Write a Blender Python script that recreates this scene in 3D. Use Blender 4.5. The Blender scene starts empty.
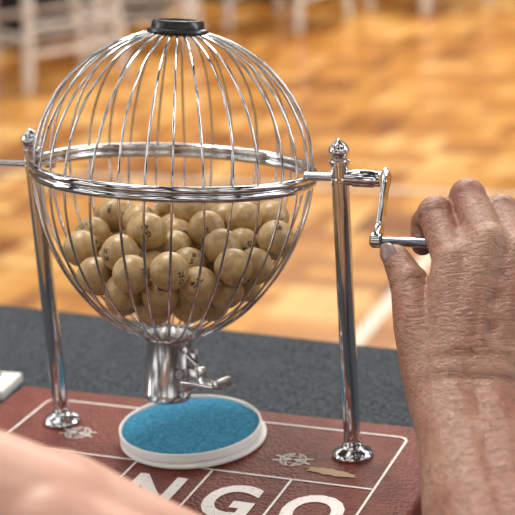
import bpy, bmesh, math, random
import numpy as np
from mathutils import Vector, Matrix
random.seed(7); np.random.seed(7)
S=bpy.context.scene
V=Vector
# ---------------------------------------------------------------- helpers
def mat(name,col=(.5,.5,.5),rough=.5,metal=0,**kw):
    m=bpy.data.materials.new(name); m.use_nodes=True
    b=m.node_tree.nodes['Principled BSDF']
    b.inputs['Base Color'].default_value=(*col,1); b.inputs['Roughness'].default_value=rough; b.inputs['Metallic'].default_value=metal
    for k,v in kw.items():
        b.inputs[k.replace('_',' ')].default_value=v
    return m
class N:
    def __init__(s,m): s.t=m.node_tree; s.b=s.t.nodes.get('Principled BSDF')
    def n(s,typ,**kw):
        x=s.t.nodes.new(typ)
        for k,v in kw.items():
            if k.startswith('_'): setattr(x,k[1:],v)
            else: x.inputs[k if not k.isdigit() else int(k)].default_value=v
        return x
    def l(s,a,b): s.t.links.new(a,b)
    def math(s,op,a,b=None):
        x=s.t.nodes.new('ShaderNodeMath'); x.operation=op
        for i,v in enumerate((a,b)):
            if v is None: continue
            if isinstance(v,(int,float)): x.inputs[i].default_value=v
            else: s.l(v,x.inputs[i])
        return x.outputs[0]
    def ramp(s,fac,stops,interp='LINEAR'):
        x=s.t.nodes.new('ShaderNodeValToRGB'); x.color_ramp.interpolation=interp
        e=x.color_ramp.elements
        while len(e)<len(stops): e.new(.5)
        for i,(p,c) in enumerate(stops): e[i].position=p; e[i].color=(*c,1)
        s.l(fac,x.inputs[0]); return x.outputs[0]
    def mix(s,f,a,b,bt='MIX'):
        x=s.t.nodes.new('ShaderNodeMix'); x.data_type='RGBA'; x.blend_type=bt
        for i,v in ((0,f),(6,a),(7,b)):
            if isinstance(v,(int,float)): x.inputs[i].default_value=v
            elif isinstance(v,tuple): x.inputs[i].default_value=(*v,1)
            else: s.l(v,x.inputs[i])
        return x.outputs[2]
    def dot(s,a,v):
        x=s.t.nodes.new('ShaderNodeVectorMath'); x.operation='DOT_PRODUCT'; s.l(a,x.inputs[0]); x.inputs[1].default_value=v; return x.outputs['Value']
    def bump(s,h,strength=.3,dist=.001):
        x=s.t.nodes.new('ShaderNodeBump'); x.inputs['Strength'].default_value=strength; x.inputs['Distance'].default_value=dist
        s.l(h,x.inputs['Height']); s.l(x.outputs[0],s.b.inputs['Normal'])
def empty(name,loc=(0,0,0)):
    o=bpy.data.objects.new(name,None); o.location=loc; o.empty_display_size=.02; S.collection.objects.link(o); return o
def obj(name,bm,m,parent=None,smooth=True,recalc=True):
    if recalc: bmesh.ops.recalc_face_normals(bm,faces=bm.faces)
    me=bpy.data.meshes.new(name); bm.to_mesh(me); bm.free()
    for x in (m if isinstance(m,(list,tuple)) else [m]): me.materials.append(x)
    if smooth:
        for p in me.polygons: p.use_smooth=True
    o=bpy.data.objects.new(name,me); S.collection.objects.link(o)
    if parent: o.parent=parent
    return o
def sharp(o,ang=35):
    me=o.data; bm=bmesh.new(); bm.from_mesh(me)
    for e in bm.edges:
        if len(e.link_faces)==2 and e.calc_face_angle(0)>math.radians(ang): e.smooth=False
    bm.to_mesh(me); bm.free(); return o
def tube(bm,pts,r,sides=8,closed=False,cap=True):
    pts=[V(p) for p in pts]; n=len(pts); rr=r if hasattr(r,'__len__') else [r]*n
    rings=[]; prev=None
    for i,p in enumerate(pts):
        if closed: t=(pts[(i+1)%n]-pts[i-1]).normalized()
        else: t=(pts[min(i+1,n-1)]-pts[max(i-1,0)]).normalized()
        if prev is None:
            a=V((0,0,1)) if abs(t.z)<.9 else V((1,0,0)); u=t.cross(a).normalized()
        else: u=(prev-t*prev.dot(t)).normalized()
        prev=u; w=t.cross(u)
        rings.append([bm.verts.new(p+(u*math.cos(2*math.pi*k/sides)+w*math.sin(2*math.pi*k/sides))*rr[i]) for k in range(sides)])
    m=n if closed else n-1
    for i in range(m):
        A=rings[i];B=rings[(i+1)%n]
        for k in range(sides): bm.faces.new((A[k],A[(k+1)%sides],B[(k+1)%sides],B[k]))
    if cap and not closed:
        bm.faces.new(rings[0][::-1]); bm.faces.new(rings[-1])
def lathe(bm,prof,M=Matrix(),seg=48,close_ends=True):
    rings=[]
    for (r,z) in prof:
        if r<1e-6: rings.append([bm.verts.new(M@V((0,0,z)))])
        else: rings.append([bm.verts.new(M@V((r*math.cos(2*math.pi*k/seg),r*math.sin(2*math.pi*k/seg),z))) for k in range(seg)])
    for A,B in zip(rings,rings[1:]):
        if len(A)==1 and len(B)==1: continue
        for k in range(seg):
            j=(k+1)%seg
            if len(A)==1: bm.faces.new((A[0],B[k],B[j]))
            elif len(B)==1: bm.faces.new((A[k],A[j],B[0]))
            else: bm.faces.new((A[k],A[j],B[j],B[k]))
    if close_ends:
        if len(rings[0])>1: bm.faces.new(rings[0][::-1])
        if len(rings[-1])>1: bm.faces.new(rings[-1])
def box(bm,c,s,M=Matrix(),bev=0):
    g=bmesh.ops.create_cube(bm,size=1)
    vs=g['verts']
    for v in vs: v.co=M@V((c[0]+v.co.x*s[0],c[1]+v.co.y*s[1],c[2]+v.co.z*s[2]))
    if bev:
        es={e for v in vs for e in v.link_edges}
        bmesh.ops.bevel(bm,geom=list(es),offset=bev,segments=3,profile=.5,affect='EDGES')
def torus(bm,R,r,z,M=Matrix(),seg=128,sides=14,sz=1):
    rings=[[bm.verts.new(M@V(((R+r*math.cos(b))*math.cos(a),(R+r*math.cos(b))*math.sin(a),z+r*sz*math.sin(b)))) for b in [2*math.pi*j/sides for j in range(sides)]] for a in [2*math.pi*i/seg for i in range(seg)]]
    for i in range(seg):
        A=rings[i];B=rings[(i+1)%seg]
        for k in range(sides): bm.faces.new((A[k],A[(k+1)%sides],B[(k+1)%sides],B[k]))
# limb frame: columns = right / up along the hand / away
FR=Matrix(((.9271,-.0609,-.3697),(.3696,.3126,.8750),(-.0622,.9479,-.3123)))

# ---------------------------------------------------------------- materials
chrome=mat('chrome',(.64,.64,.66),.06,1)
chromed=mat('chrome_handle',(.30,.33,.42),.13,1)
steel=mat('steel_satin',(.50,.50,.51),.2,1)
n=N(steel); nz=n.n('ShaderNodeTexNoise',Scale=400.0); n.l(n.ramp(nz.outputs[0],[(0,(.14,)*3),(1,(.28,)*3)]),n.b.inputs['Roughness'])
dark=mat('cap_black',(.010,.012,.013),.28)
def skin(name,base,red,freckle=.6,bs=.45,wr=1.0):
    m=mat(name,base,.42); n=N(m); n.b.inputs['Subsurface Weight'].default_value=.08; n.b.inputs['Subsurface Radius'].default_value=(.006,.002,.001)
    n.b.inputs['Subsurface Scale'].default_value=.4
    tc=n.n('ShaderNodeTexCoord'); O=tc.outputs['Object']
    a=n.n('ShaderNodeTexNoise',Scale=32.0,Detail=4.0); n.l(O,a.inputs[0])
    c=n.mix(n.ramp(a.outputs[0],[(.38,(0,)*3),(.66,(1,)*3)]),base,red)
    f=n.n('ShaderNodeTexNoise',Scale=240.0,Detail=4.0,Roughness=.65); n.l(O,f.inputs[0])
    fm=n.math('MULTIPLY',n.ramp(f.outputs[0],[(.50,(0,)*3),(.68,(1,)*3)]),freckle)
    c=n.mix(fm,c,tuple(x*.5 for x in red))
    cb=n.n('ShaderNodeCombineXYZ'); 
    n.l(n.math('MULTIPLY',n.dot(O,FR.col[0]),90.0),cb.inputs[0]); n.l(n.math('MULTIPLY',n.dot(O,FR.col[1]),420.0),cb.inputs[1]); n.l(n.math('MULTIPLY',n.dot(O,FR.col[2]),300.0),cb.inputs[2])
    cr=n.n('ShaderNodeTexNoise',Scale=1.0,Detail=4.0,Distortion=.8); n.l(cb.outputs[0],cr.inputs[0])
    crr=n.ramp(cr.outputs[0],[(.34,(0,)*3),(.54,(1,)*3)])
    dk=n.math('MULTIPLY',n.math('SUBTRACT',1.0,crr),.22*wr); c=n.mix(dk,c,tuple(x*.5 for x in red))
    n.l(c,n.b.inputs['Base Color'])
    v=n.n('ShaderNodeTexVoronoi',Scale=620.0,_feature='DISTANCE_TO_EDGE'); n.l(O,v.inputs['Vector'])
    w=n.n('ShaderNodeTexNoise',Scale=150.0,Detail=6.0,Distortion=1.2); n.l(O,w.inputs[0])
    h=n.math('ADD',n.math('MULTIPLY',n.math('MINIMUM',v.outputs[0],.25),1.0),w.outputs[0]); h=n.math('ADD',h,n.math('MULTIPLY',crr,.8*wr))
    n.bump(h,bs,.0009); return m
skinA=skin('skin_hand',(.37,.205,.135),(.29,.12,.078),.6,.52,.8)
skinB=skin('skin_forearm',(.66,.385,.29),(.60,.32,.24),.10,.2,.2)
nailm=mat('nail',(.26,.17,.16),.22)

vinyl=mat('board_vinyl',(.17,.045,.03),.55); n=N(vinyl); n.b.inputs['Specular IOR Level'].default_value=.3; tc=n.n('ShaderNodeTexCoord')
a=n.n('ShaderNodeTexNoise',Scale=60.0,Detail=4.0); n.l(tc.outputs['Object'],a.inputs[0])
c=n.ramp(a.outputs[0],[(.3,(.115,.020,.013)),(.7,(.185,.040,.026))])
s=n.n('ShaderNodeTexNoise',Scale=900.0,Detail=2.0); n.l(tc.outputs['Object'],s.inputs[0])
c=n.mix(n.ramp(s.outputs[0],[(.68,(0,)*3),(.76,(.5,)*3)]),c,(.4,.22,.18)); n.l(c,n.b.inputs['Base Color'])
v=n.n('ShaderNodeTexVoronoi',Scale=420.0); n.l(tc.outputs['Object'],v.inputs['Vector']); n.bump(n.math('ADD',v.outputs[0],a.outputs[0]),.7,.0009)
ink=mat('white_ink',(.72,.66,.62),.5); n=N(ink); tc=n.n('ShaderNodeTexCoord'); a=n.n('ShaderNodeTexNoise',Scale=500.0,Detail=3.0); n.l(tc.outputs['Object'],a.inputs[0])
n.l(n.ramp(a.outputs[0],[(.3,(.4,.26,.22)),(.40,(.80,.75,.72))]),n.b.inputs['Base Color'])
tanm=mat('worn_backing',(.45,.33,.2),.8)
cloth=mat('table_cloth_felt',(.05,.055,.06),.95); n=N(cloth); n.b.inputs['Specular IOR Level'].default_value=.2; tc=n.n('ShaderNodeTexCoord')
a=n.n('ShaderNodeTexNoise',Scale=380.0,Detail=4.0,Roughness=.7); n.l(tc.outputs['Object'],a.inputs[0])
b=n.n('ShaderNodeTexNoise',Scale=25.0,Detail=3.0); n.l(tc.outputs['Object'],b.inputs[0])
n.l(n.mix(.25,n.ramp(a.outputs[0],[(.35,(.006,.008,.011)),(.68,(.115,.13,.145))]),n.ramp(b.outputs[0],[(.3,(.02,.023,.028)),(.7,(.055,.06,.067))])),n.b.inputs['Base Color'])
n.bump(a.outputs[0],.9,.002)
felt=mat('blue_felt',(.02,.25,.4),.95); n=N(felt); n.b.inputs['Specular IOR Level'].default_value=.2; tc=n.n('ShaderNodeTexCoord')
a=n.n('ShaderNodeTexNoise',Scale=420.0,Detail=5.0,Roughness=.8); n.l(tc.outputs['Object'],a.inputs[0])
n.l(n.ramp(a.outputs[0],[(.36,(.015,.155,.30)),(.64,(.09,.38,.58))]),n.b.inputs['Base Color']); n.bump(a.outputs[0],1.0,.002)
plast=mat('white_plastic',(.80,.79,.76),.5)
wood=mat('ball_wood',(.45,.34,.18),.38); n=N(wood); tc=n.n('ShaderNodeTexCoord')
a=n.n('ShaderNodeTexNoise',Scale=45.0,Detail=2.0); n.l(tc.outputs['Object'],a.inputs[0])
gr=n.n('ShaderNodeTexNoise',Scale=220.0,Detail=4.0,Distortion=.6); n.l(tc.outputs['Object'],gr.inputs[0])
c=n.ramp(a.outputs[0],[(.3,(.38,.24,.095)),(.7,(.58,.40,.19))])
c=n.mix(n.ramp(gr.outputs[0],[(.42,(0,)*3),(.72,(.6,)*3)]),c,(.20,.115,.042)); n.l(c,n.b.inputs['Base Color'])
w=n.n('ShaderNodeTexNoise',Scale=600.0,Detail=3.0); n.l(tc.outputs['Object'],w.inputs[0]); n.bump(w.outputs[0],.3,.0005)
black=mat('black_ink',(.022,.017,.012),.5)
whitep=mat('white_paint',(.80,.80,.81),.35)
blackcloth=mat('black_tablecloth',(.012,.012,.015),.9)

# ---------------------------------------------------------------- floor / walls
fl=mat('parquet',(.5,.25,.08),.3); n=N(fl); tc=n.n('ShaderNodeTexCoord'); sp=n.n('ShaderNodeSeparateXYZ'); n.l(tc.outputs['Object'],sp.inputs[0])
s_=.21; K=3
X=n.math('DIVIDE',sp.outputs[0],s_); Y=n.math('DIVIDE',sp.outputs[1],s_)
fx=n.math('FLOOR',X); fy=n.math('FLOOR',Y)
par=n.math('ABSOLUTE',n.math('MODULO',n.math('ADD',fx,fy),2.0))
u=n.math('FRACT',X); v=n.math('FRACT',Y)
mx=n.t.nodes.new('ShaderNodeMix'); n.l(par,mx.inputs[0]); n.l(u,mx.inputs[2]); n.l(v,mx.inputs[3])
sl=n.math('MULTIPLY',mx.outputs[0],float(K)); si=n.math('FLOOR',sl); sf=n.math('FRACT',sl)
cb=n.n('ShaderNodeCombineXYZ'); n.l(fx,cb.inputs[0]); n.l(fy,cb.inputs[1]); n.l(si,cb.inputs[2])
wn=n.n('ShaderNodeTexWhiteNoise'); n.l(cb.outputs[0],wn.inputs['Vector'])
cb2=n.n('ShaderNodeCombineXYZ'); n.l(fx,cb2.inputs[0]); n.l(fy,cb2.inputs[1]); wn2=n.n('ShaderNodeTexWhiteNoise'); n.l(cb2.outputs[0],wn2.inputs['Vector'])
mixv=n.math('ADD',n.math('MULTIPLY',wn.outputs[0],.6),n.math('MULTIPLY',wn2.outputs[0],.4))
c=n.ramp(mixv,[(.08,(.20,.052,.008)),(.35,(.47,.17,.026)),(.65,(.72,.33,.068)),(.92,(.98,.60,.21))])
g=n.n('ShaderNodeTexNoise',Scale=2.0,Detail=6.0); n.l(tc.outputs['Object'],g.inputs[0])
c=n.mix(.2,c,n.ramp(g.outputs[0],[(.3,(.34,.13,.024)),(.7,(.80,.41,.10))]))
gap=n.math('LESS_THAN',sf,.04); c=n.mix(n.math('MULTIPLY',gap,.5),c,(.15,.06,.02)); n.l(c,n.b.inputs['Base Color'])
n.l(n.ramp(g.outputs[0],[(.3,(.2,)*3),(.7,(.34,)*3)]),n.b.inputs['Roughness'])
FZ=-.76
bm=bmesh.new(); box(bm,(-1,4.5,FZ-.05),(16,17,.1)); obj('floor',bm,fl,smooth=False)
linem=mat('court_line_paint',(.82,.76,.62),.4)
bm=bmesh.new(); box(bm,(-.58,1.5,FZ+.001),(.035,3.28,.002)); box(bm,(-.5,3.14,FZ+.0012),(5,.022,.002)); obj('court_line',bm,linem,smooth=False)
wallm=mat('wall_paint',(.35,.33,.31),.8)
bm=bmesh.new(); box(bm,(-1,13,1.2),(16,.1,3.92)); obj('wall_back',bm,wallm,smooth=False)
bm=bmesh.new(); box(bm,(-9,4.5,1.2),(.1,17,3.92)); obj('wall_left',bm,wallm,smooth=False)

# ---------------------------------------------------------------- table
tb=empty('folding_table',(0,0,0)); TZ=-.015; ang=math.radians(-3.55)
MT=Matrix.Translation((-.302,.2396,0))@Matrix.Rotation(ang,4,'Z')
bm=bmesh.new(); box(bm,(.35,-.32,TZ-.012),(1.6,.64,.024),MT,bev=.004); sharp(obj('cloth_top',bm,cloth,tb))
bm=bmesh.new()
for lx in (-.4,1.1):
    for ly in (-.58,-.06):
        tube(bm,[MT@V((lx,ly,TZ-.024)),MT@V((lx,ly,FZ))],.014,12)
    tube(bm,[MT@V((lx,-.58,-.5)),MT@V((lx,-.06,-.5))],.009,10)
obj('legs',bm,mat('table_leg_metal',(.2,.2,.2),.4,1),tb)

# ---------------------------------------------------------------- board
bd=empty('bingo_board')
bm=bmesh.new(); box(bm,(-.002,-.049,-.0074),(.328,.200,.0146),bev=.003); sharp(obj('board_base',bm,vinyl,bd))
bm=bmesh.new(); zz=.0003; lw=.0016
def line(x0,y0,x1,y1,w=lw):
    d=V((x1-x0,y1-y0,0)); p=V((-d.y,d.x,0)).normalized()*w/2
    bm.faces.new([bm.verts.new(V((x,y,zz))+q) for x,y,q in ((x0,y0,-p),(x1,y1,-p),(x1,y1,p),(x0,y0,p))])
bx=.1326; ty=.0321; my=-.0425; by=-.136
cr=.006
for sx in (-1,1):
    line(sx*bx,ty-cr,sx*bx,by)
    pts=[(sx*(bx-cr+cr*math.cos(a)),ty-cr+cr*math.sin(a)) for a in [math.pi/2*i/6 for i in range(7)]]
    for a,b in zip(pts,pts[1:]): line(*a,*b)
line(-bx+cr,ty,bx-cr,ty); line(-bx,my,bx,my); line(-bx,by,bx,by)
for x in (-.0796,-.0265,.0265,.0796): line(x,my,x,by)
def arc(cx,cy,rx,ry,w,a0=0,a1=2*math.pi,seg=40):
    P=[(cx+rx*math.cos(a0+(a1-a0)*i/seg),cy+ry*math.sin(a0+(a1-a0)*i/seg)) for i in range(seg+1)]
    for a,b in zip(P,P[1:]): line(*a,*b,w)
for ex,ey in ((-.0852,-.0146),(.0707,-.0165)):
    arc(ex,ey,.0085,.0085,.0007); arc(ex,ey,.004,.0085,.0006); line(ex-.0085,ey,ex+.0085,ey,.0006)
    line(ex-.0125,ey+.0035,ex+.0125,ey-.0035,.0011); line(ex-.0125,ey-.0035,ex+.0125,ey+.0035,.0011)
    line(ex-.0073,ey+.0045,ex+.0073,ey+.0045,.0005); line(ex-.0073,ey-.0045,ex+.0073,ey-.0045,.0005)
obj('printed_lines',bm,ink,bd,smooth=False)
def text_mesh(s,size,offset=0):
    cu=bpy.data.curves.new('t','FONT'); cu.body=s; cu.size=size; cu.align_x='CENTER'; cu.align_y='CENTER'; cu.offset=offset; cu.resolution_u=4
    o=bpy.data.objects.new('t',cu); S.collection.objects.link(o)
    dg=bpy.context.evaluated_depsgraph_get(); me=bpy.data.meshes.new_from_object(o.evaluated_get(dg))
    bpy.data.objects.remove(o); return me
bm=bmesh.new()
for i,ch in enumerate('BINGO'):
    me=text_mesh(ch,.052,.0016); b2=bmesh.new(); b2.from_mesh(me)
    xs=[v.co.x for v in b2.verts]; ys=[v.co.y for v in b2.verts]; cx=(min(xs)+max(xs))/2; cy=(min(ys)+max(ys))/2
    for v in b2.verts: v.co=V(((v.co.x-cx)*.92+(-.106+.053*i),(v.co.y-cy)*1.1-.0795,.00035))
    t=bpy.data.meshes.new('x'); b2.to_mesh(t); bm.from_mesh(t); b2.free()
obj('letters',bm,ink,bd,smooth=False)
bm=bmesh.new()
P=[]
for i in range(28):
    a=2*math.pi*i/28; k=1+random.uniform(-.18,.18); P.append(bm.verts.new((.1003+.017*math.cos(a)*k,-.0273+.0042*math.sin(a)*k-.002*math.cos(a),.0004)))
bm.faces.new(P); obj('worn_patch',bm,tanm,bd,smooth=False)

# ---------------------------------------------------------------- dish
ds=empty('felt_dish',(-.0080,.0005,0))
bm=bmesh.new(); lathe(bm,[(0,.0006),(.0480,.0006),(.0486,.0010),(.0486,.0022),(.0480,.0026),(.0455,.0026),(0,.0026)],Matrix.Translation((.0028,-.0020,0)),seg=96); sharp(obj('lid',bm,plast,ds),50)
bm=bmesh.new(); lathe(bm,[(0,.0028),(.0462,.0028),(.0472,.0034),(.0474,.0086),(.0470,.0090),(.0464,.0090),(.0460,.0086),(.0459,.0050),(0,.0050)],seg=96); sharp(obj('rim',bm,plast,ds),50)
bm=bmesh.new()
seg=96; rr=[0]+[.0458*(i/14) for i in range(1,15)]
lathe(bm,[(r,.0070+.0026*(1-(r/.0458)**2)) for r in rr],seg=seg,close_ends=False)
for v_ in bm.verts: v_.co.z+=.0006*math.sin(v_.co.x*130+1)*math.cos(v_.co.y*150)
obj('felt_pad',bm,felt,ds)

# ---------------------------------------------------------------- bingo cage + stand
cg=empty('bingo_cage'); A_=.1053; AH=.183; T=.2073; CX=-.0045
bm=bmesh.new()
for sx in (-1,1):
    M=Matrix.Translation((sx*A_,0,0))
    prof=[(0,0.0001),(.0128,.0001),(.0132,.001),(.0130,.0022),(.0112,.0042),(.0078,.0056),(.0066,.0068),(.0062,.0085),(.0055,.010)]
    prof+=[(.0053,.012),(.0053,T-.0265),(.0058,T-.0262),(.0058,T-.0245),(.0053,T-.024),(.0053,T-.0165),(.0062,T-.016),(.0062,T-.0135),(.0050,T-.0128),(.0050,T-.0115)]
    prof+=[(.0050+.0014*math.sin(math.pi*.5*min(1,i/3)) if i<4 else .0064*math.cos(math.pi/2*(i-3)/7),T-.0110+ .0110*i/10) for i in range(11)]
    lathe(bm,prof,M,seg=40)
sharp(obj('posts',bm,chrome,cg),40)
def RX(x,y=0,z=AH): return Matrix.Translation((x,y,z))@Matrix.Rotation(math.pi/2,4,'Y')
bm=bmesh.new()
lathe(bm,[(.0020,-.045),(.0020,.02)],RX(-.110),seg=20)
lathe(bm,[(0,0),(.0042,0),(.0048,.001),(.0048,.006),(.0042,.007),(0,.007)],RX(-.160),seg=24)
lathe(bm,[(.0020,0),(.0020,.016)],RX(-.1055),seg=20)
lathe(bm,[(.0026,0),(.0026,.026)],RX(.083),seg=20)
lathe(bm,[(0,0),(.0045,0),(.0045,.004),(.0052,.0045),(.0052,.017),(.0046,.018),(.0046,.022),(0,.022)],RX(A_+.004),seg=28)
E=V((.137,-.030,.155)); Pv=V((.1345,.002,AH+.004))
pts=[]
for i in range(25):
    t=i/24; p=Pv.lerp(E,t); side=V((0,.7,-.7)).cross(V((1,0,0))).normalized()
    off=math.sin(t*2*math.pi)*.0035; pts.append(p+side*off)
L=[];
for i,p in enumerate(pts):
    tg=(pts[min(i+1,24)]-pts[max(i-1,0)]).normalized(); s2=tg.cross(V((1,0,0))).normalized()
    w=.0052 if i in (0,24) else (.0062 if i<3 or i>21 else .0046)
    L.append([bm.verts.new(p+s2*a*w+V((b*.0016,0,0))) for a,b in ((-.8,-1),(-1,-.3),(-1,.3),(-.8,1),(.8,1),(1,.3),(1,-.3),(.8,-1))])
for A,B in zip(L,L[1:]):
    for k in range(8): bm.faces.new((A[k],A[(k+1)%8],B[(k+1)%8],B[k]))
bm.faces.new(L[0][::-1]); bm.faces.new(L[-1])
lathe(bm,[(0,-.004),(.0035,-.004),(.0046,-.0028),(.0046,.0022),(.0035,.003),(0,.0032)],RX(E.x,E.y,E.z),seg=24)
sharp(obj('axle_and_crank',bm,chrome,cg),40)
bm=bmesh.new(); lathe(bm,[(0,.003),(.0025,.0035),(.0025,.012),(.0029,.018),(.0030,.032),(.0026,.0365),(0,.038)],RX(E.x,E.y,E.z),seg=24)
sharp(obj('crank_handle',bm,chromed,cg),40)
t_=-.134; TY=math.radians(3.2)
MC=Matrix.Translation((CX,0,AH))@Matrix.Rotation(t_,4,'X')@Matrix.Rotation(TY,4,'Y')
if (MC@V((0,0,1))).y<0: MC=Matrix.Translation((CX,0,AH))@Matrix.Rotation(-t_,4,'X')@Matrix.Rotation(TY,4,'Y')
Rw=.0872; TOPK=1.0; BOTK=1.245
bm=bmesh.new()
NW=31
def prof_pt(s):
    a=.175+(math.pi-.175-.165)*s
    r=Rw*math.sin(a); z=Rw*math.cos(a)
    z*=TOPK if z>0 else 1+(BOTK-1)*(abs(math.cos(a))**.9)
    return r,z
for k in range(NW):
    az=2*math.pi*(k+.5)/NW+random.uniform(-.03,.03); w1=random.uniform(-.03,.03)
    pts=[]
    for i in range(41):
        s=i/40; r,z=prof_pt(s); aa=az+w1*math.sin(s*math.pi*2)
        pts.append(MC@V((r*math.cos(aa),r*math.sin(aa),z)))
    tube(bm,pts,.00082,8)
obj('wire_ribs',bm,chrome,cg)
bm=bmesh.new()
torus(bm,.0877,.0025,.0023,MC); torus(bm,.0877,.0025,-.0023,MC)
r0,z0=prof_pt(0); r1,z1=prof_pt(1)
torus(bm,r0+.002,.0012,z0-.0006,MC,seg=64,sides=8)
obj('equator_hoop',bm,chrome,cg)
bm=bmesh.new()
lathe(bm,[(0,z0-.001),(.0185,z0-.001),(.0192,z0+.0005),(.0188,z0+.0018),(.0165,z0+.0026),(.0160,z0+.0060),(.0150,z0+.0072),(.0125,z0+.0075),(.0115,z0+.0062),(0,z0+.006)],MC,seg=64)
sharp(obj('cap',bm,dark,cg),40)
bm=bmesh.new()
lathe(bm,[(0,z1+.001),(.0166,z1+.001),(.0170,z1-.0005),(.0166,z1-.002),(.0150,z1-.0025),(.0147,z1-.006),(.0147,z1-.036),(.0151,z1-.0365),(.0151,z1-.041),(.0142,z1-.042),(.0136,z1-.041),(.0136,z1-.01),(0,z1-.01)],MC,seg=64)
sharp(obj('drop_tube',bm,steel,cg),40)
bm=bmesh.new()
Ml=MC@Matrix.Rotation(math.radians(-15),4,'Z')
box(bm,(.0170,0,z1-.020),(.006,.012,.026),Ml,bev=.001)
box(bm,(.0220,-.003,z1-.012),(.007,.003,.012),Ml,bev=.0008)
Mp=Ml@Matrix.Translation((.018,0,z1-.027))@Matrix.Rotation(math.radians(-6),4,'Y')
box(bm,(.013,0,0),(.030,.015,.003),Mp,bev=.0009)
box(bm,(.026,0,.0015),(.005,.015,.007),Mp,bev=.0009)
box(bm,(.005,0,.005),(.012,.010,.010),Mp,bev=.0015)
tube(bm,[Ml@V((.0165,-.009,z1-.021)),Ml@V((.0165,.009,z1-.021))],.0030,14)
tube(bm,[Ml@V((.018,-.004,z1-.008)),Ml@V((.027,-.004,z1-.013))],.0020,10)
sharp(obj('release_latch',bm,steel,cg),35)

# ---------------------------------------------------------------- balls (relaxed pile)
NB=65; rb=.0117; Rin=Rw-.0012; ZK=1.19
g3=np.array([0,0,-1.0])
Rm=np.array(MC.to_3x3())
P=np.random.uniform(-1,1,(400,3)); P=P[np.linalg.norm(P,axis=1)<.8][:NB]*(Rin-rb)
P[:,2]-=.01
for it in range(1600):
    stp=.0006 if it<900 else .0002
    P=P+g3*stp+(np.random.normal(0,.0004,P.shape) if it<700 else 0)
    for _ in range(4):
        D=P[:,None]-P[None]; d=np.linalg.norm(D,axis=2)+np.eye(len(P))
        ov=np.clip(2*rb-d,0,None)*(1-np.eye(len(P)))
        P=P+(D/d[...,None]*ov[...,None]).sum(1)*.32
        loc=P@Rm
        q=loc.copy(); neg=q[:,2]<0; q[neg,2]/=ZK
        nr=np.linalg.norm(q,axis=1); lim=Rin-rb
        f=np.where(nr>lim,lim/nr,1)[:,None]; q=q*f; q[neg,2]*=ZK
        P=q@Rm.T
P=P+np.array([CX,0,AH])
bm=bmesh.new(); CAM=V((.3918,-.8128,.419))
for p in P: bmesh.ops.create_uvsphere(bm,u_segments=32,v_segments=20,radius=rb,matrix=Matrix.Translation(p))
for i,p in enumerate(P):
    p=V(p); s='BINGO'[i%5]+'\n'+str(i%5*15+i//5+1)
    me=text_mesh(s,.0046,.00013)
    b2=bmesh.new(); b2.from_mesh(me)
    bmesh.ops.triangulate(b2,faces=b2.faces)
    bmesh.ops.subdivide_edges(b2,edges=[e for e in b2.edges if e.calc_length()>.0012],cuts=1)
    base=(CAM-p).normalized()*1.1 if random.random()<.6 else V((0,0,0))
    dirv=(base+V((random.gauss(0,.65),random.gauss(0,.65),random.gauss(0,.65)))).normalized()
    Q=dirv.to_track_quat('Z','Y').to_matrix()@Matrix.Rotation(random.uniform(0,6.28),3,'Z')
    for v_ in b2.verts:
        x,y=v_.co.x,v_.co.y; z=math.sqrt(max(rb*rb-x*x-y*y,0))
        v_.co=p+Q@(V((x,y,z)).normalized()*(rb+.00012))
    for f in b2.faces: f.material_index=1
    t=bpy.data.meshes.new('x'); b2.to_mesh(t); bm.from_mesh(t); b2.free()
obj('bingo_balls',bm,[wood,black],recalc=False)

# ---------------------------------------------------------------- hands
def HM(O): return lambda e: V(O)+FR@V(e)*.01
def capsule(bm,a,b,ra,rb_,seg=20):
    a=V(a);b=V(b); d=(b-a); L=d.length
    if L<1e-6: d=V((0,0,1));L=1e-6
    q=d.normalized().to_track_quat('Z','Y').to_matrix().to_4x4(); M=Matrix.Translation(a)@q
    sa=(ra-rb_)/L; sa=max(-.95,min(.95,sa)); th0=math.asin(sa)
    prof=[]
    for i in range(9):
        an=-math.pi/2+(th0+math.pi/2)*i/8; prof.append((ra*math.cos(an),ra*math.sin(an)))
    for i in range(9):
        an=th0+(math.pi/2-th0)*i/8; prof.append((rb_*math.cos(an),L+rb_*math.sin(an)))
    prof[0]=(0,-ra); prof[-1]=(0,L+rb_)
    lathe(bm,prof,M,seg=seg)
def limb_object(name,f,segs,m,parent,vox=.0013,sm=6):
    bm=bmesh.new()
    for (a,b,ra,rb_) in segs: capsule(bm,f(a),f(b),ra*.01,rb_*.01)
    o=obj(name,bm,m,parent)
    r=o.modifiers.new('r','REMESH'); r.mode='VOXEL'; r.voxel_size=vox; r.use_smooth_shade=True
    s=o.modifiers.new('s','SMOOTH'); s.factor=.5; s.iterations=sm
    return o
def finger(j,r):
    return [(j[i],j[i+1],r[i],r[i+1]) for i in range(len(j)-1)]
hd=empty('human_hand'); f=HM((.155,-.03,.149))
TH=[(.95,-6.4,-4.2),(.2,-4.0,-3.2),(-.1,-1.8,-1.9),(-.75,-.35,-.75)]
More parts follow.
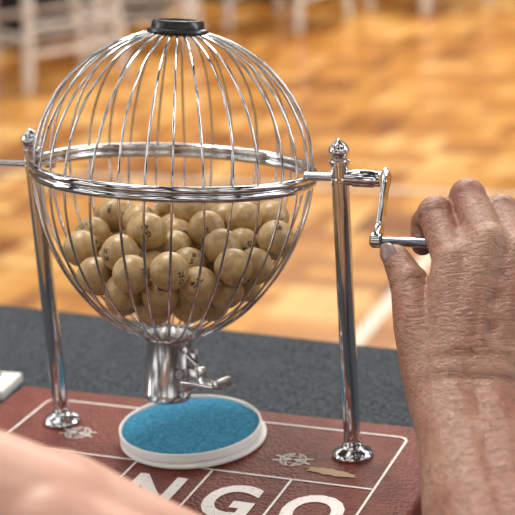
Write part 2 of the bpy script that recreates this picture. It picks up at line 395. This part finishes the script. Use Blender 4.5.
# fingers: knuckle, middle joint, last joint, tip - they curl over the handle from above
IX=[(2.3,-.7,-2.8),(1.6,2.15,.2),(1.15,1.75,1.75),(.95,.45,1.0)]
MD=[(4.15,.3,-2.9),(3.5,3.15,.4),(3.1,2.5,2.5),(2.7,.7,2.3)]
RG=[(5.8,-.3,-3.1),(5.4,2.3,.2),(5.0,1.5,2.2),(4.6,-.3,2.0)]
PK=[(7.3,-1.5,-3.4),(7.2,.8,-.8),(6.8,.1,.8),(6.4,-1.3,.8)]
W1=(1.8,-8.2,-5.6); W2=(3.8,-8.2,-5.8)
segs=finger(TH,[1.8,1.35,1.08,.80])
segs+=[(TH[2],V(TH[2])+V((-.05,.05,-.05)),1.15,1.1)]
for F,r in ((IX,[1.15,1.0,.82,.68]),(MD,[1.18,1.02,.84,.70]),(RG,[1.12,.97,.80,.66]),(PK,[1.0,.84,.68,.58])): segs+=finger(F,r)
for F,r in ((IX,1.08),(MD,1.10),(RG,1.04)):
    p=V(F[1]); segs.append((p,p+V((0,.05,-.05)),r,r))
def mid(a,b,t): return tuple(V(a).lerp(V(b),t))
for A,B in ((IX,MD),(MD,RG),(RG,PK)): segs.append((mid(A[0],A[1],.28),mid(B[0],B[1],.28),.85,.85))
segs+=[(W1,IX[0],2.0,1.3),(W1,MD[0],2.0,1.35),(W2,RG[0],2.0,1.3),(W2,PK[0],1.8,1.2),(W1,W2,2.15,2.15)]
segs+=[(IX[0],MD[0],1.15,1.15),(MD[0],RG[0],1.15,1.1),(RG[0],PK[0],1.1,1.0)]
for t,r in ((.15,1.3),(.3,1.45),(.5,1.65),(.7,1.85),(.85,2.0)):
    a=[V(mid(Fk[0],w,t)) for Fk,w in ((IX,W1),(MD,W1),(RG,W2),(PK,W2))]
    for p,q in zip(a,a[1:]): segs.append((p,q,r,r))
segs+=[((2.2,-6.2,-4.4),(2.4,-2.2,-2.7),1.6,1.1),((.7,-4.3,-3.1),(2.3,-2.3,-2.4),1.25,.95),((1.0,-5.0,-3.6),(2.2,-3.4,-3.0),1.4,1.2)]
segs+=[((.95,-6.4,-4.2),(1.85,-9.4,-6.2),1.8,2.1)]
# extensor tendons, sinking into the back of the hand towards the wrist
for F,w in ((IX,W1),(MD,(2.7,-8.2,-5.7)),(RG,(3.2,-8.2,-5.8)),(PK,W2)):
    b=V(F[0])+V((0,-.1,-1.08)); a=V(F[0]).lerp(V(w),.72)+V((0,0,-1.72)); segs.append((a,b,.26,.38))
F1=(2.2,-10.6,-8.0); F2=(4.1,-10.6,-8.3); G1=(2.45,-13.3,-11.0); G2=(4.1,-13.3,-11.4); E2=(4.1,-21.0,-23.2)
segs+=[(W1,F1,2.15,2.45),(W2,F2,2.15,2.45),(F1,G1,2.45,2.85),(F2,G2,2.45,2.85),(G1,E2,2.85,3.2),(G2,E2,2.85,3.2),(F1,F2,2.45,2.45)]
hand=limb_object('hand_and_forearm',f,segs,skinA,hd,.0012,8)
bm=bmesh.new()
tip=V(TH[3]); ax=(V(TH[3])-V(TH[2])).normalized(); nn=V((-.62,.15,-.77)); nn=(nn-ax*nn.dot(ax)).normalized(); sd=ax.cross(nn)
g=bmesh.ops.create_uvsphere(bm,u_segments=24,v_segments=16,radius=1)
for v_ in bm.verts:
    c=v_.co; x=c.x*.55; y=c.y*.68; z=.10*c.z-.35*x*x
    v_.co=f(tip+ax*.12+nn*(.76+z)+sd*x+ax*y)
obj('thumb_nail',bm,nailm,hd)

# other arm: forearm and hand low in the foreground, fingertips resting on the table
fo=empty('human_forearm')
def fr(e): return CAM+FR@V(e)*.01   # forearm frame, cm: right, up, away
segs=[((-26,-12.6,57),(-11.6,-10.6,62.5),4.4,3.45),((-11.6,-10.6,62.5),(-8.8,-11.5,62.5),3.45,3.3),
 ((-8.8,-11.3,63.5),(-6.3,-12.5,63.8),3.2,3.0),((-8.8,-11.9,61.5),(-6.3,-13.1,61.2),3.1,2.8),
 ((-6.3,-12.5,63.8),(-2.6,-13.2,64.0),3.0,2.0),((-6.3,-13.1,61.2),(-2.6,-14,60.8),2.8,1.8),((-2.6,-13.2,64),(-2.2,-14.6,63),2.0,1.8)]
for ef,dl,rr_ in ((64.9,0,1.1),(62.9,.9,1.12),(60.9,.5,1.08),(59.2,-.4,.95)):
    zt=-.007
    k=V((-2.2+dl*.3,-14.1-(63-ef)*.12,ef)); p1=V((-.4+dl*.6,-17.9-(63-ef)*.2,ef+.4))
    def eu_for(z,er,ef_): return ((z-.419)*100+.0622*er+.3123*ef_)/.9479
    tp=V((.4+dl*.7,0,ef+1.6)); tp.y=eu_for(zt,tp.x,tp.z); p2=V((.3+dl*.8,(p1.y+tp.y)/2-.2,ef+1.1))
    segs+=[(V((-6,-13.0,(ef+62.3)/2)),k,2.0,rr_),(k,p1,rr_,rr_*.85),(p1,p2,rr_*.88,rr_*.75),(p2,tp,rr_*.76,rr_*.62)]
segs+=[((-7,-13.5,64.5),(-4.6,-17.0,66.4),1.6,1.15),((-4.6,-17.0,66.4),(-2.9,-19.6,67.3),1.15,.95),((-2.9,-19.6,67.3),(-1.6,-21.6,67.6),.95,.75)]
limb_object('arm_and_hand',fr,segs,skinB,fo,.002,10)

# ---------------------------------------------------------------- smartphone
ph=empty('smartphone',(-.221,.064,TZ)); ph.rotation_euler=(0,0,.1)
bm=bmesh.new(); box(bm,(0,0,.0043),(.070,.036,.008),bev=.0015); sharp(obj('body',bm,plast,ph))
bm=bmesh.new(); box(bm,(-.004,0,.0085),(.050,.028,.0004)); obj('screen',bm,mat('glass_black',(.02,.02,.025),.3),ph,smooth=False)

# ---------------------------------------------------------------- background chairs & table
def chair(x,y,rot):
    e=empty('chiavari_chair',(x,y,FZ)); e.rotation_euler=(0,0,rot)
    bm=bmesh.new()
    def leg(a,b,r=.015):
        a=V(a);b=V(b); n_=14; tube(bm,[a.lerp(b,i/n_) for i in range(n_+1)],[r*(1.22 if i in(3,7,11) else 1)*(.8 if i==0 else 1) for i in range(n_+1)],10)
    w=.19;d=.18
    for sx in (-1,1):
        leg((sx*(w+.01),-d-.02,0),(sx*w,-d,.44),.020)
        leg((sx*(w+.01),d+.05,0),(sx*w,d,.44),.020); leg((sx*w,d,.44),(sx*(w-.015),d+.06,.92),.015)
        for z in (.16,.27): leg((sx*w,-d-.01,z),(sx*w,d+.02,z),.011)
    for z in (.16,.27): leg((-w,-d-.01,z),(w,-d-.01,z),.011)
    leg((-w,d+.02,.22),(w,d+.02,.22),.011)
    for z in (.52,.56,.84,.91): leg((-w,d+(z-.44)*.125,z),(w,d+(z-.44)*.125,z),.010)
    for i in range(6):
        xx=-w+.06+i*(2*w-.12)/5; leg((xx,d+.015,.56),(xx,d+.05,.84),.007)
    obj('frame',bm,whitep,e)
    bm=bmesh.new(); box(bm,(0,0,.45),(.42,.40,.03),bev=.008); sharp(obj('seat',bm,whitep,e))
    bm=bmesh.new(); box(bm,(0,0,.485),(.39,.37,.04),bev=.015); sharp(obj('cushion',bm,mat('cushion_white',(.7,.7,.72),.8),e))
chair(-2.68,4.50,2.5); chair(-2.60,5.20,1.9); chair(-2.15,5.80,2.9); chair(-3.35,4.62,3.4); chair(-1.6,6.3,2.6)
def rtable(x,y):
    e=empty('round_banquet_table',(x,y,FZ)); bm=bmesh.new(); sg=120
    prof=[(0,.75),(.55,.75),(.72,.745),(.75,.73),(.77,.5),(.80,.2),(.82,.01)]
    lathe(bm,prof,seg=sg,close_ends=False)
    for v_ in bm.verts:
        a=math.atan2(v_.co.y,v_.co.x); k=1+.05*math.sin(a*18)*max(0,(.74-v_.co.z)); v_.co.x*=k; v_.co.y*=k
    obj('tablecloth',bm,blackcloth,e)
rtable(-3.75,5.9); rtable(-2.7,7.3)

# ---------------------------------------------------------------- lights & world
def area(name,loc,target,size,power,col=(1,1,1),sy=None):
    l=bpy.data.lights.new(name,'AREA'); l.energy=power; l.size=size; l.color=col
    if sy: l.shape='RECTANGLE'; l.size_y=sy
    o=bpy.data.objects.new(name,l); S.collection.objects.link(o); o.location=loc
    o.rotation_euler=(V(target)-V(loc)).to_track_quat('-Z','Y').to_euler()
area('ceiling_light',(-.6,.6,2.2),(0,0,.1),.5,50,(1,.95,.87))
area('ceiling_light.001',(-1.2,5.5,2.8),(-1.2,4.0,-.7),3,205,(1,.92,.80))
area('added_strip_light',(2.4,1.2,1.4),(0,0,.1),.45,28,(.98,.98,1),1.6)  # unseen strip light, added for chrome highlights and fill on the hand
area('added_strip_light.001',(-2.4,-.6,1.0),(0,0,.1),.3,16,(.98,.98,1),1.4)  # second unseen strip, added for highlights from the left
w=bpy.data.worlds.new('World'); S.world=w; w.use_nodes=True; nt=w.node_tree; bg=nt.nodes['Background']
class W(N):
    def __init__(s): s.t=nt; s.b=None
n=W(); tc=n.n('ShaderNodeTexCoord'); mp=n.n('ShaderNodeMapping'); mp.inputs['Scale'].default_value=(1,1,1.6); n.l(tc.outputs['Generated'],mp.inputs[0])
a=n.n('ShaderNodeTexNoise',Scale=4.0,Detail=1.5); n.l(mp.outputs[0],a.inputs[0])
c=n.ramp(a.outputs[0],[(.47,(.02,.02,.025)),(.55,(.18,.175,.17)),(.61,(2.6,2.5,2.35))]); n.l(c,bg.inputs[0]); bg.inputs[1].default_value=1.0  # invented bright and dark patches for the chrome to reflect

# ---------------------------------------------------------------- camera
cd=bpy.data.cameras.new('camera'); cam=bpy.data.objects.new('camera',cd); S.collection.objects.link(cam)
R3=Matrix(((.9271,-.0609,.3697),(.3696,.3126,-.8750),(-.0622,.9479,.3123)))
cam.matrix_world=Matrix.Translation(CAM)@R3.to_4x4().normalized()
cd.sensor_width=36; cd.lens=1488.7/515*36; cd.clip_start=.02
cd.dof.use_dof=True; cd.dof.focus_distance=.86; cd.dof.aperture_fstop=9.5
S.camera=cam
try:
    S.view_settings.view_transform='Standard'; S.view_settings.look='None'
except Exception: pass
